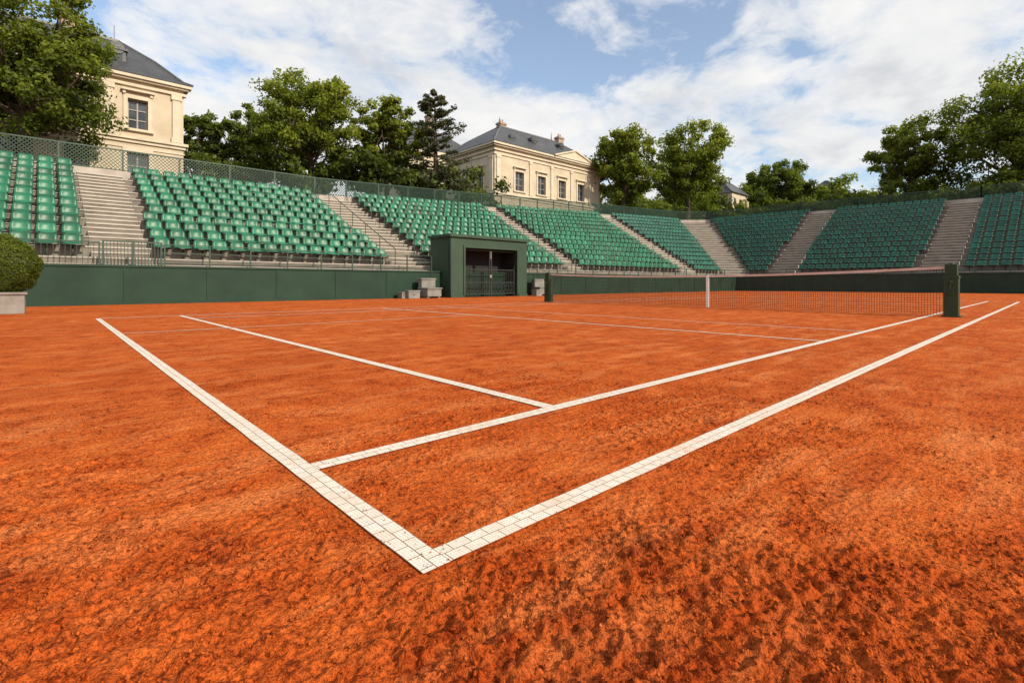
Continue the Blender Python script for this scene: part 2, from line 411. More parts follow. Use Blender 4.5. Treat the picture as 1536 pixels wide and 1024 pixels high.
END=[(20.5,18.8,(62,30.6,8.7),(62,18.6,8.6),'s'),(18.8,16.5,(62,18.6,8.6),(62,16.5,8.55),'a'),
 (16.5,7.6,(62,16.5,8.55),(62,6.9,8.35),'s'),(7.6,5.3,(62,6.9,8.35),(62,4.9,8.3),'a'),(5.3,-14,(62,4.9,8.3),(62,-14,8.1),'s')]
for i,(y0,y1,bl,br,k) in enumerate(END):
    fl,fr=(EX,y0,FZ),(EX,y1,FZ)
    if k=='a': steps(mb,fl,fr,bl,br,26,1,.003)
    else:
        steps(mb,fl,fr,bl,br,14)
        o=seats('seats_end_%d'%i,fl,fr,bl,br,14,SEATB); o.parent=stand
mb.box(-16,48.45,21.28,FY-.045,.2,1.12); mb.box(48.78,EX-.045,-14,20.4,.2,1.2)
mb.box(-16,48.2,21.75,FY-.05,1.12,1.36); 
BACK=[(-14,31.3,6.1),(12.2,31.3,6.1),(14.3,31.4,6.2),(26.3,32.2,6.9),(42.6,33.0,7.9),(59.5,33.05,8.7),(62,30.6,8.7),(62.0,4.9,8.3),(62.0,-14,8.1)]
def off(p,q):
    d=Vector((q[0]-p[0],q[1]-p[1],0)).normalized(); return Vector((-d.y,d.x,0))
for p,q in zip(BACK[:-1],BACK[1:]):
    o=off(p,q); P=Vector(p);Q=Vector(q); w=o*.9; e=o*.004
    up=Vector((0,0,.12)); dn=Vector((0,0,-1.5))
    mb.hexa([P+e+dn,Q+e+dn,Q+w+dn,P+w+dn,P+e+up,Q+e+up,Q+w+up,P+w+up])
mb.obj('terraces',[CONC,STEP,RISER_SHADE],stand)

def lattice_fence(name,pts,h,post=2.2,dx=.17,lift=.12,offs=.25,diag=True,bars=False,wire=.012,rail=.05):
    b=MB()
    for p,q in zip(pts[:-1],pts[1:]):
        o=off(p,q)*offs if offs else Vector((0,0,0)); P=Vector(p)+o+Vector((0,0,lift)); Q=Vector(q)+o+Vector((0,0,lift)); L=(Q-P).length
        up=Vector((0,0,h))
        b.beam(P+up,Q+up,rail,rail); b.beam(P+up*.08,Q+up*.08,rail*.7,rail*.7)
        n=max(1,int(L/post))
        for i in range(n+1):
            c=P.lerp(Q,i/n); b.beam(c,c+up*1.02,rail*1.2)
        if diag:
            m=int(L/dx); k=h*.9/dx
            for i in range(-int(k),m):
                for s in (0,1):
                    t0=i*dx
                    z0,z1=(.08,.98) if s==0 else (.98,.08)
                    f0=max(0,-t0)/(h*.9); f1=min(1,(L-t0)/(h*.9))
                    if f1<=f0: continue
                    a=P.lerp(Q,(t0+f0*h*.9)/L)+up*(z0+(z1-z0)*f0); c=P.lerp(Q,(t0+f1*h*.9)/L)+up*(z0+(z1-z0)*f1)
                    b.beam(a,c,wire)
        if bars:
            m=int(L/dx)
            for i in range(m+1):
                c=P.lerp(Q,i/m); b.beam(c+up*.08,c+up,wire)
    return b.obj(name,GREENR)
lattice_fence('lattice_fence',BACK,1.08,offs=.25,wire=.024,dx=.17,rail=.06)
lattice_fence('spectator_railing',[(-14,21.5,1.12),(1.2,21.5,1.12)],.95,post=1.6,dx=.14,lift=0,offs=0,diag=False,bars=True,wire=.014,rail=.035)
lattice_fence('spectator_railing',[(1.3,21.5,1.12),(2.9,21.5,1.12)],1.0,post=.8,dx=.09,lift=0,offs=0,diag=False,bars=True,wire=.018,rail=.045)
b=MB()
for z in (1.45,1.78,2.08): b.beam((3.0,21.5,z),(14.2,21.5,z),.03)
x=3.0
while x<14.3: b.beam((x,21.5,1.12),(x,21.5,2.08),.045); x+=1.4
b.obj('pipe_railing',GREENR)
b=MB()
for z in (1.5,1.95): b.beam((20,21.5,z),(48.3,21.5,z),.035)
x=20
while x<48.3: b.beam((x,21.5,1.12),(x,21.5,1.95),.05); x+=1.8
b.obj('pipe_railing',GREENR)
b=MB()
for z in (1.6,2.0): b.beam((49.1,20.4,z),(49.1,-14,z),.04)
y=20.4
while y>-14: b.beam((49.1,y,1.2),(49.1,y,2.0),.05); y-=1.8
b.obj('pipe_railing',GREENR)
for (xa,ya,za),(xb,yb,zb) in [((12.55,22.2,1.6),(12.3,31.2,6.1)),((14.65,22.2,1.6),(14.2,31.3,6.2)),((25.8,22.2,1.6),(26.4,32.1,6.9)),((40.8,22.2,1.6),(42.8,32.9,7.9))]:
    b=MB(); A=Vector((xa,ya,za)); B=Vector((xb,yb,zb)); up=Vector((0,0,.8))
    b.beam(A+up,B+up,.03)
    for i in range(7):
        c=A.lerp(B,i/6); b.beam(c-Vector((0,0,.2)),c+up,.03)
    b.obj('stair_handrail',GREENR)

# ------------------------------------------------------------------ entrance tunnel
ent=empty('tunnel_entrance')
X0,X1,Y0,Y1=14.5,19.7,20.25,22.05
b=MB(); ox0,ox1,oz=15.35,18.95,2.52
b.box(X0,ox0,Y0,Y1,0,3.0); b.box(ox1,X1,Y0,Y1,0,3.0); b.box(ox0,ox1,Y0,Y1,oz,3.0)
b.box(X0-.12,X1+.12,Y0-.12,Y1+.05,3.0,3.14)
b.box(ox0-.08,ox0+.02,Y0-.05,Y0-.002,.12,oz+.1); b.box(ox1-.02,ox1+.08,Y0-.05,Y0-.002,.12,oz+.1); b.box(ox0+.02,ox1-.02,Y0-.05,Y0-.002,oz-.02,oz+.1)
b.box(X0-.02,ox0-.1,Y0-.06,Y0-.001,0,.12); b.box(ox1+.1,X1+.02,Y0-.06,Y0-.001,0,.12)
b.box(X0-.025,X0-.002,Y0+.2,Y1-.2,.3,2.7)
b.obj('concrete_shell',simple('tunnel_paint',(.011,.036,.019),(.022,.056,.030),.9,.6,.15,.005,detail=8),ent)
b=MB(); b.box(ox0+.003,ox1-.003,Y1-.5,Y1-.45,.01,oz-.005); b.box(ox0+.003,ox1-.003,Y0+.05,Y1-.55,.008,.02)
b.box(ox0+.003,ox0+.01,Y0+.25,Y1-.5,.02,oz-.005); b.box(ox1-.01,ox1-.003,Y0+.25,Y1-.5,.02,oz-.005)
b.obj('dark_recess',DARK,ent)
b=MB(); yg=Y0+.18; xc=(ox0+ox1)/2
for x in np.arange(ox0+.12,ox1,.13): b.beam((x,yg,.12),(x,yg,1.42),.022)
for z in (.16,.75,1.42): b.beam((ox0,yg,z),(ox1,yg,z),.045)
for x in np.arange(ox0+.12,ox1-.3,.26):
    b.beam((x,yg-.02,.2),(x+.26,yg-.02,.72),.018); b.beam((x+.26,yg-.02,.2),(x,yg-.02,.72),.018)
for x in (ox0+.06,xc-.03,xc+.09,ox1-.06): b.beam((x,yg,.0),(x,yg,2.45 if abs(x-xc)<.2 else 1.6),.06)
b.beam((ox0+.06,yg,2.4),(ox1-.06,yg,2.4),.05)
b.obj('gate',simple('gate_iron',(.018,.024,.021),(.034,.04,.036),4,.6,0,spec=.3),ent)
b=MB(); b.box(xc-.05,xc+.1,yg-.06,yg-.03,1.0,1.15); b.tube([(xc+.03,yg-.04,2.0),(xc+.03,yg-.04,2.4)],[.03,.03]); b.obj('lock',GREYB,ent)

def bench(x,y,w,h,rot=0):
    b=MB(); 
    b.box(-w/2,w/2,-.35,.35,.08,h*.45); b.box(-w/2-.03,w/2+.03,-.4,.37,h*.45,h*.52); b.box(-w/2,w/2,.08,.35,h*.52,h*.92); b.box(-w/2-.03,w/2+.03,.05,.38,h*.92,h)
    b.box(-w/2+.03,-w/2+.15,-.3,.3,0,.08); b.box(w/2-.15,w/2-.03,-.3,.3,0,.08)
    o=b.obj('courtside_bench',GREYB,bevel=.02); o.location=(x,y,0); o.rotation_euler[2]=rot
bench(13.35,20.35,.85,.95,.12); bench(20.9,20.3,.8,.95,-.1)
def crate(x,y,w,h):
    b=MB(); b.box(-w/2,w/2,-.2,.2,0,h*.82); b.box(-w/2-.02,w/2+.02,-.22,.22,h*.82,h); b.box(-.08,.08,-.235,-.2,h*.45,h*.6)
    o=b.obj('equipment_box',GREYB,bevel=.015); o.location=(x,y,0)
crate(12.35,20.3,.6,.38); crate(12.0,20.55,.3,.3); crate(20.05,19.8,.45,.35)

# ------------------------------------------------------------------ net
net=empty('tennis_net'); NX=13.9; NY0,NY1=1.66,13.0
def ztop(y):
    t=(y-(NY0+NY1)/2)/((NY1-NY0)/2); return .93+.13*t*t
b=MB()
ysn=np.arange(NY0+.03,NY1-.02,.05)
for y in ysn: b.beam((NX,y,.03),(NX,y,ztop(y)-.03),.0062)
for kz in range(19):
    f=kz/19
    for i in range(24):
        ya=ysn[0]+(ysn[-1]-ysn[0])*i/24; yb=ysn[0]+(ysn[-1]-ysn[0])*(i+1)/24
        b.beam((NX,ya,.03+(ztop(ya)-.06)*f),(NX,yb,.03+(ztop(yb)-.06)*f),.0062)
b.obj('mesh',NETM,net)
b=MB()
for i in range(40):
    ya=NY0+(NY1-NY0)*i/40; yb=NY0+(NY1-NY0)*(i+1)/40
    b.hexa([(NX-.018,ya,ztop(ya)-.055),(NX+.018,ya,ztop(ya)-.055),(NX+.018,yb,ztop(yb)-.055),(NX-.018,yb,ztop(yb)-.055),
            (NX-.008,ya,ztop(ya)),(NX+.008,ya,ztop(ya)),(NX+.008,yb,ztop(yb)),(NX-.008,yb,ztop(yb))])
b.obj('headband',TAPE,net)
b=MB(); b.box(NX-.025,NX+.025,6.82,6.89,.01,ztop(6.9)+.004); b.obj('centre_strap',WHITE,net,bevel=.004)
def netpost(y,s):
    b=MB(); b.box(NX-.12,NX+.12,y-.12,y+.12,.0,.86); b.box(NX-.10,NX+.10,y-.10,y+.10,.86,1.10); b.box(NX-.13,NX+.13,y-.13,y+.13,.80,.86)
    b.box(NX-.16,NX+.16,y-.16,y+.16,.0,.03)
    b.box(NX-.14,NX-.12,y-.05,y+.05,.45,.62)
    b.tube([(NX-.12,y,.72),(NX-.20,y,.72)],[.035,.035]); b.beam((NX-.19,y,.72),(NX-.19,y+.0,.55),.02)
    b.tube([(NX,y-.0,1.10),(NX,y,1.13)],[.06,.05],10)
    b.obj('net_post',POST,net,bevel=.012)
netpost(1.55,1); netpost(13.1,-1)

# ------------------------------------------------------------------ terrain behind
def hillz(x,y):
    d=max(y-34.5, x-64.5)
    return 4.6+min(max(d,0),140)*.055 if d>0 else 4.6
b=MB()
def gridpatch(x0,x1,y0,y1,n,m):
    for i in range(n):
        for j in range(m):
            xa=x0+(x1-x0)*i/n; xb=x0+(x1-x0)*(i+1)/n; ya=y0+(y1-y0)*j/m; yb=y0+(y1-y0)*(j+1)/m
            b.quad(*[(x,y,hillz(x,y)) for x,y in ((xa,ya),(xb,ya),(xb,yb),(xa,yb))])
gridpatch(-90,64,32.6,320,20,24); gridpatch(64,330,-120,320,24,30)
b.obj('hill',GRASS)

# ------------------------------------------------------------------ buildings
def facade(par,o,u,n,L,z0,z1,wins,bands=(),pil=(),pname=''):
    def T(a,bb,z): return (o[0]+u[0]*a+n[0]*bb,o[1]+u[1]*a+n[1]*bb,z)
    w=MB()
    As=sorted({0,L,*[c-ww/2 for c,ww,_,_,_ in wins],*[c+ww/2 for c,ww,_,_,_ in wins]})
    Zs=sorted({z0,z1,*[a for _,_,a,_,_ in wins],*[a for _,_,_,a,_ in wins]})
    for a,b_ in zip(As[:-1],As[1:]):
        for c,d in zip(Zs[:-1],Zs[1:]):
            am=(a+b_)/2; zm=(c+d)/2
            if any(abs(am-W[0])<W[1]/2 and W[2]<zm<W[3] for W in wins): continue
            w.quad(T(a,0,c),T(b_,0,c),T(b_,0,d),T(a,0,d))
    tr=MB(); g=MB(); fr=MB()
    for c,ww,a,d,hood in wins:
        l,r=c-ww/2,c+ww/2; dp=-.32
        w.quad(T(l,0,a),T(l,dp,a),T(l,dp,d),T(l,0,d)); w.quad(T(r,0,a),T(r,dp,a),T(r,dp,d),T(r,0,d))
        w.quad(T(l,0,d),T(r,0,d),T(r,dp,d),T(l,dp,d)); w.quad(T(l,0,a),T(r,0,a),T(r,dp,a),T(l,dp,a))
        g.quad(T(l,dp+.01,a),T(r,dp+.01,a),T(r,dp+.01,d),T(l,dp+.01,d))
        for x in (l+.04,c,r-.04): fr.box(x-.04,x+.04,dp+.02,dp+.09,a+.003,d-.003,0,T)
        for f in (0.02,.33,.66,.98): fr.box(l+.082,c-.042,dp+.02,dp+.08,a+(d-a)*f-.03,a+(d-a)*f+.03,0,T); fr.box(c+.042,r-.082,dp+.02,dp+.08,a+(d-a)*f-.03,a+(d-a)*f+.03,0,T)
        tr.box(l-.22,l-.002,.002,.09,a+.0,d,0,T); tr.box(r+.002,r+.22,.002,.09,a,d,0,T); tr.box(l-.22,r+.22,.002,.09,d+.002,d+.24,0,T)
        tr.box(l-.3,r+.3,.002,.2,a-.16,a-.002,0,T)
        if hood:
            tr.box(l-.34,r+.34,.002,.3,d+.44,d+.56,0,T); tr.box(l-.26,l-.1,.002,.18,d+.243,d+.438,0,T); tr.box(r+.1,r+.26,.002,.18,d+.243,d+.438,0,T)
    for a,d,pr in bands: tr.box(-pr,L+pr,-.15,pr,a,d,0,T)
    for (pa,pb,za,zb) in pil:
        tr.box(pa,pb,.002,.13,za+.32,zb-.32,0,T); tr.box(pa-.07,pb+.07,.002,.19,za+.02,za+.318,0,T); tr.box(pa-.07,pb+.07,.002,.19,zb-.318,zb-.004,0,T)
    w.obj('wall'+pname,STONE,par); tr.obj('trim'+pname,TRIM,par); g.obj('glass'+pname,GLASS,par); fr.obj('frames'+pname,FRAME,par)
def hip(par,x0,x1,y0,y1,z0,rx0,rx1,ry0,ry1,z1,ov=.45):
    b=MB(); x0-=ov;x1+=ov;y0-=ov;y1+=ov
    def ring(f,dz): 
        return [(x0+(rx0-x0)*f,y0+(ry0-y0)*f,z0+dz),(x1+(rx1-x1)*f,y0+(ry0-y0)*f,z0+dz),(x1+(rx1-x1)*f,y1+(ry1-y1)*f,z0+dz),(x0+(rx0-x0)*f,y1+(ry1-y1)*f,z0+dz)]
    H=z1-z0; R=[ring(0,0),ring(.12,H*.08),ring(.5,H*.52),ring(1,H)]
    for A,B in zip(R[:-1],R[1:]):
        for i in range(4): b.quad(A[i],A[(i+1)%4],B[(i+1)%4],B[i])
    b.quad(*R[-1])
    b.quad(*[(p[0],p[1],z0-.004) for p in R[0]])
    b.obj('roof',SLATE,par)
    e=MB()
    for i in range(4):
        for A,B in zip(R[:-1],R[1:]): e.beam(Vector(A[i])+Vector((0,0,.04)),Vector(B[i])+Vector((0,0,.04)),.14)
        e.beam(Vector(R[-1][i])+Vector((0,0,.05)),Vector(R[-1][(i+1)%4])+Vector((0,0,.05)),.16)
    e.obj('lead_ridges',LEAD,par)
def chimney(par,x,y,z0,z1,w=.9,d=.7):
    b=MB(); b.box(x-w/2,x+w/2,y-d/2,y+d/2,z0,z1-.3); b.box(x-w/2-.1,x+w/2+.1,y-d/2-.1,y+d/2+.1,z1-.3,z1-.12); b.box(x-w/2,x+w/2,y-d/2,y+d/2,z1-.12,z1)
    for dx in (-.22,.22): b.tube([(x+dx,y,z1),(x+dx,y,z1+.45)],[.12,.10])
    b.obj('chimney',BRICKCH,par)
def dormer(par,x,y,z,w=1.0,h=1.0,n=(0,-1)):
    b=MB(); b.box(x-w/2,x+w/2,y,y+1.6,z-.4,z+h); b.obj('dormer',SLATE,par)
    g=MB(); g.box(x-w/2+.18,x+w/2-.18,y-.01,y-.003,z+.1,z+h-.15); g.obj('dormer_glass',GLASS,par)
    t=MB(); t.box(x-w/2-.1,x+w/2+.1,y-.15,y+1.6,z+h,z+h+.12)
    t.tube([(x,y-.1,z+h+.12),(x,y+1.4,z+h+.12)],[w*.42,w*.42],12)
    t.obj('dormer_head',SLATE,par)

h1=empty('stone_mansion')
wins=[]
XL=-16.
for i in range(7):
    c=4.15-2.95*i
    if c<-15: break
    wins.append((c-XL,1.05,10.55,12.45,True)); wins.append((c-XL,1.15,6.6,9.05,False))
pil=[(6.0-XL,6.45-XL,10.05,13.2)]+[(4.15-1.7-2.95*i-XL,4.15-1.25-2.95*i-XL,10.05,13.2) for i in range(0,6,1)]
facade(h1,(XL,40,0),(1,0),(0,-1),6.63-XL,4.6,13.9,wins,[(9.65,9.85,.12),(9.85,10.03,.25),(13.22,13.4,.15),(13.6,13.72,.28),(13.72,13.9,.42),(9.3,9.4,.06)],pil)
facade(h1,(6.63,40,0),(0,1),(1,0),12,4.6,13.9,[(3,1.05,10.55,12.45,True),(6,1.05,10.55,12.45,True),(9,1.05,10.55,12.45,True)],pname='_side')
b=MB(); b.box(XL+.01,6.62,40.4,51.9,4.6,13.85); b.obj('core',STONE,h1)
hip(h1,XL,6.63,40,52,13.93,-13,3.6,45.2,46.8,17.8)
chimney(h1,.9,45.6,17.0,19.0,1.0,.8); dormer(h1,3.2,41.4,15.0,.95,.85); dormer(h1,-1.5,41.4,15.0,.95,.85)
b=MB(); b.beam((3.4,46,17.8),(3.4,46,19.2),.04); b.obj('lightning_rod',IRON,h1)

h2=empty('stone_villa')
wx=[42.5,46.4,50.3,54.2]
wins=[(x-38.5,1.45,12.0,14.35,True) for x in wx]+[(x-38.5,1.3,8.2,10.2,False) for x in wx]
pil=[(.25,.85,11.6,15.9),(5.7,6.1,11.6,15.9),(9.6,10.0,11.6,15.9),(13.5,13.9,11.6,15.9),(17.3,17.7,11.6,15.9),(19.2,19.75,11.6,15.9)]
facade(h2,(38.5,45,0),(1,0),(0,-1),20,5,17.3,wins,[(11.0,11.2,.1),(11.3,11.56,.22),(15.93,16.1,.12),(16.4,16.55,.2),(16.9,17.08,.35),(17.08,17.3,.55)],pil)
facade(h2,(38.5,45,0),(0,1),(-1,0),10,5,17.3,[(2.7,1.35,12.0,14.35,True),(6.6,1.35,12.0,14.35,True)],[(11.0,11.2,.098),(11.3,11.56,.218),(15.93,16.1,.118),(16.4,16.55,.198),(16.9,17.08,.348),(17.08,17.298,.548)],[(.25,.85,11.6,15.9),(4.4,4.9,11.6,15.9),(9.2,9.75,11.6,15.9)],pname='_side')
b=MB(); b.box(38.9,58.49,45.4,55,5,17.25); b.obj('core',STONE,h2)
hip(h2,38.5,58.5,45,55,17.33,43.5,53.8,49.6,50.4,21.2,.6)
b=MB(); 
pa,pb,pc=(48.3,44.35,17.31),(56.2,44.35,17.31),(52.25,44.35,18.5)
b.tri(pa,pb,pc,0); b.quad(pa,pc,(52.25,47.5,18.5),(48.3,45.2,17.31),1); b.quad(pc,pb,(56.2,45.2,17.31),(52.25,47.5,18.5),1)
b.beam((48.2,44.3,17.36),(52.25,44.3,18.56),.22,.2,0); b.beam((56.3,44.3,17.36),(52.25,44.3,18.56),.22,.2,0)
b.obj('pediment',[TRIM,SLATE],h2)
chimney(h2,55.3,50,19.0,22.2,1.1,.8); chimney(h2,44.2,50.3,20.2,22.0,1.0,.8)
dormer(h2,46.6,46.6,18.3,1.1,1.0); dormer(h2,52.4,47.0,18.8,1.0,.9); dormer(h2,42.6,46.4,18.1,.9,.8)
b=MB()
for x in (43.6,53.6): b.tube([(x,50,21.2),(x,50,21.9),(x,50,22.6)],[.12,.06,.02],6)
b.obj('finials',SLATE,h2)
h3=empty('slate_roof_house')
facade(h3,(37,62,0),(1,0),(0,-1),13,6,20.0,[(2.5,1.3,15.5,18,True),(6,1.3,15.5,18,True)],[(19.4,19.99,.4)])
facade(h3,(37,62,0),(0,1),(-1,0),10,6,20.0,[(3,1.3,15.5,18,True),(7,1.3,15.5,18,True)],[(19.4,19.985,.39)],pname='_side')
hip(h3,37,50,62,72,20.0,41,46,66.8,67.2,24.4,.5); chimney(h3,43.4,66.0,22.5,26.6,1.4,1.0)
def P(d,r): return (.676*d+.737*r,.737*d-.676*r)
for (d,r,w,z0,z1,z2) in ((118,49.5,9,8,21.0,24.5),(124,78,10,8,22,25.5)):
    x,y=P(d,r); h=empty('distant_house'); b=MB(); b.box(x-w/2,x+w/2,y-4,y+4,z0,z1)
    for k in range(3): b.box(x-w/2-.02,x-w/2-.005,y-3+k*2.4,y-2+k*2.4,z1-3.2,z1-1.2,1); b.box(x-w/2+1+k*2.8,x-w/2+2+k*2.8,y-4.02,y-4.004,z1-3.2,z1-1.2,1)
    b.obj('walls',[STONE,GLASS],h); hip(h,x-w/2,x+w/2,y-4,y+4,z1+.01,x-w/4,x+w/4,y-.3,y+.3,z2)

# ------------------------------------------------------------------ trees
def leaves(centers,radii,per,size,flat=.75,tone0=.5,ctone=None):
    C=[];T=[];Nn=[]
    for k,(c,r) in enumerate(zip(centers,radii)):
        n=int(per)
        d=rng.normal(size=(n,3)); d/=np.linalg.norm(d,axis=1)[:,None]
        rr=r*(.35+.70*rng.random(n)**.6)
        lump=1+.22*np.sin(d[:,0]*5+k)+.22*np.sin(d[:,1]*6+2*k)
        p=np.array(c)+d*(rr*lump)[:,None]*np.array([1,1,flat])
        C.append(p); Nn.append(d)
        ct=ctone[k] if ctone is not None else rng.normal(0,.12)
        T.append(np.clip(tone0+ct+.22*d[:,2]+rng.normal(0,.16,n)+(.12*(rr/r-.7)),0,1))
    C=np.concatenate(C);T=np.concatenate(T);Nn=np.concatenate(Nn); n=len(C)
    nn=Nn*.9+rng.normal(size=(n,3))*.6+np.array([0,0,.3]); nn/=np.linalg.norm(nn,axis=1)[:,None]
    a=np.cross(nn,rng.normal(size=(n,3))); a/=np.linalg.norm(a,axis=1)[:,None]; b=np.cross(nn,a)
    s=(size*(.6+.8*rng.random(n)))[:,None]
    V=np.stack([C-a*s*.5,C+b*s*.36+nn*s*.08,C+a*s*.55,C-b*s*.36+nn*s*.06],1).reshape(-1,3)
    F=np.arange(4*n).reshape(n,4); return V,F,T
def tree(name,x,y,z0,zc,rx,rz,seed,per=170,ncl=110,size=.24,mat=None,tone=.5,lobes=None):
    global rng
    rng=np.random.default_rng(seed); R=random.Random(seed)
    cs=[];rs=[];ct=[]
    L=lobes or 9
    lob=[]
    for i in range(L):
        a=i*2.399+R.random()*.8; h=-.60+1.35*i/(L-1)
        q=math.sqrt(max(.03,1-h*h))*(.46+.16*R.random())
        lob.append((math.cos(a)*q,math.sin(a)*q,h*.74,.42+.12*R.random()))
    for i in range(ncl):
        l=lob[i%L]; d=rng.normal(size=3); d/=np.linalg.norm(d); f=(.45+.55*rng.random())*l[3]*1.1
        p=np.array(l[:3])+d*f
        nn_=np.linalg.norm(p)
        if nn_>1.0: p=p/nn_*(0.86+.16*R.random())
        if p[2]<-.78: p[2]=-.78+R.random()*.15
        cs.append((x+p[0]*rx,y+p[1]*rx,zc+p[2]*rz)); rs.append(rx*(.11+.10*R.random()))
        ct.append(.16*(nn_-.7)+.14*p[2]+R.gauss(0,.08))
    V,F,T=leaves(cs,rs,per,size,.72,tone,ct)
    mb=MB(); tr=rx*.055+.08
    top=Vector((x+R.uniform(-.3,.3),y,zc-rz*.1)); base=Vector((x,y,z0)); fork=base.lerp(top,.55)
    mb.tube([base,base.lerp(top,.3)+Vector((R.uniform(-.15,.15),0,0)),fork,top],[tr*1.35,tr,tr*.85,tr*.4],8)
    for li,l in enumerate(lob):
        e=Vector((x+l[0]*rx,y+l[1]*rx,zc+l[2]*rz)); s=fork.lerp(top,max(0,min(.8,(l[2]+.6)*.6)))
        m=s.lerp(e,.5)+Vector((0,0,-.06*rz)); mb.tube([s,m,e],[tr*.5,tr*.32,tr*.12],6)
        for j in range(6):
            c=Vector(cs[(R.randrange(ncl//L))*L+li]); mb.tube([m.lerp(e,R.uniform(.2,1)),c],[tr*.18,tr*.05],5)
    bv=np.array(mb.v)
    nb=len(bv); 
    me=bpy.data.meshes.new(name); vs=np.concatenate([bv,V])
    faces=[f for f in mb.f]+[tuple(r) for r in (F+nb).tolist()]
    me.from_pydata(vs.tolist(),[],faces); me.materials.append(BARK); me.materials.append(mat or LEAF)
    me.polygons.foreach_set('material_index',np.r_[np.zeros(len(mb.f)),np.ones(len(F))].astype(np.int32))
    a=me.attributes.new('tone','FLOAT','FACE'); a.data.foreach_set('value',np.r_[np.zeros(len(mb.f)),T].astype(np.float32))
    o=bpy.data.objects.new(name,me); scene.collection.objects.link(o); return o
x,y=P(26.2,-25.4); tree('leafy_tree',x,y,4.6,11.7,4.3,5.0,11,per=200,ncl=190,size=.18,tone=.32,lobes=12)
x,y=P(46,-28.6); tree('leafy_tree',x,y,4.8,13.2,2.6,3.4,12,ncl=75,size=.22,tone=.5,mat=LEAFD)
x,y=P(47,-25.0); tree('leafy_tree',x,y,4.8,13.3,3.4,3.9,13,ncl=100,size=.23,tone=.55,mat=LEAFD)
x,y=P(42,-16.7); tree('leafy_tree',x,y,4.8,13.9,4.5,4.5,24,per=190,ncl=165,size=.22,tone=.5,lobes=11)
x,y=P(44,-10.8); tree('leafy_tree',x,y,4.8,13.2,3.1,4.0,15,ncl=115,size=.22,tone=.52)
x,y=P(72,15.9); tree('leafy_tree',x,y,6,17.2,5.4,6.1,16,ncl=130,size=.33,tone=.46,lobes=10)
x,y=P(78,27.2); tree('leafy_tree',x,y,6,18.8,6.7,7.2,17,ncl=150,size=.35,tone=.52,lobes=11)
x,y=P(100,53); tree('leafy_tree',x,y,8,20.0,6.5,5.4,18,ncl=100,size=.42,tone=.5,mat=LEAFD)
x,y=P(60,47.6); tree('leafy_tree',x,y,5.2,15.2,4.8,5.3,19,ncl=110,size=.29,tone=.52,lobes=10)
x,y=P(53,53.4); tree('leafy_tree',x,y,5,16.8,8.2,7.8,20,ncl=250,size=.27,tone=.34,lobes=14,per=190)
def conifer(x,y,z0,z1,w,seed):
    global rng
    rng=np.random.default_rng(seed); R=random.Random(seed); mb=MB()
    mb.tube([(x,y,z0),(x+.1,y,(z0+z1)/2),(x,y,z1)],[.32,.2,.03],8)
    cs=[];rs=[]
    nl=20
    for i in range(nl):
        f=i/(nl-1); z=z0+(z1-z0)*(.30+.69*f); L=(w*(1-f)**.5*(.5+.75*R.random())+.2)
        for j in range(7):
            if R.random()<.28: continue
            a=R.random()*6.28; LL=L*R.uniform(.6,1.15); e=Vector((x+math.cos(a)*LL,y+math.sin(a)*LL,z+.10*LL+R.uniform(-.3,.3)))
            s=Vector((x,y,z-.2)); mb.tube([s,s.lerp(e,.5)+Vector((0,0,.05)),e],[.07,.04,.015],4)
            for q in (.5,.78,1.0):
                c=s.lerp(e,q); cs.append(tuple(c+Vector((0,0,R.uniform(-.1,.15))))); rs.append(.22+.20*L*.35)
    V,F,T=leaves(cs,rs,50,.17,.45,.5)
    bv=np.array(mb.v); me=bpy.data.meshes.new('pine_tree'); me.from_pydata(np.concatenate([bv,V]).tolist(),[],mb.f+[tuple(r) for r in (F+len(bv)).tolist()])
    me.materials.append(BARK); me.materials.append(NEEDLE)
    me.polygons.foreach_set('material_index',np.r_[np.zeros(len(mb.f)),np.ones(len(F))].astype(np.int32))
    a=me.attributes.new('tone','FLOAT','FACE'); a.data.foreach_set('value',np.r_[np.zeros(len(mb.f)),T].astype(np.float32))
    o=bpy.data.objects.new('pine_tree',me); scene.collection.objects.link(o)
x,y=P(43,-6.6); conifer(x,y,5,17.0,2.9,33)
def mass(name,items,per,size,mat,tone,seed):
    global rng
    rng=np.random.default_rng(seed)
    cs=[];rs=[]
    for (x,y,z,r) in items:
        for k in range(8):
            d=rng.normal(size=3)*.45*r; cs.append((x+d[0],y+d[1],z+d[2]*.8)); rs.append(r*.42)
    V,F,T=leaves(cs,rs,per,size,.8,tone); return np_obj(name,V,F,[mat],face_attr=T)
R=random.Random(5)
it=[]
for i in range(26):
    r=-32+i*1.15; d=40+R.random()*8+max(0,(r+10))*.4; x,y=P(d,r)
    if y>35.5: it.append((x,y,8.6+R.random()*1.9,2.0))
it=[t for t in it if not (t[0]<8.7 and t[1]>37.5 and t[1]<54)]
mass('undergrowth',it,150,.30,LEAFD,.38,41)
it=[]
for i in range(22):
    x=60+R.uniform(0,22); y=37+R.uniform(0,14)+ (x-60)*.1
    it.append((x,y,10+R.random()*1.8+.06*(x-60),2.4))
mass('undergrowth',it,130,.38,LEAFD,.5,42)
it=[]
for i in range(34):
    y=31-i*1.5; x=66.5+R.uniform(0,6); it.append((x,y,8.6+R.random()*1.8,1.9))
mass('hedge_shrubs',it,150,.32,LEAFD,.5,43)
it=[]
for i in range(46):
    d=105+R.random()*30; r=22+i*1.9+R.uniform(-2,2); x,y=P(d,r); k=d/755.6
    hgt=135+22*math.sin(i*.7)+R.uniform(-8,12)
    it.append((x,y,.7+hgt*k-4,4.2)); it.append((x+1,y,.7+hgt*k-9,4.8))
mass('distant_trees',it,150,.62,LEAF,.50,44)

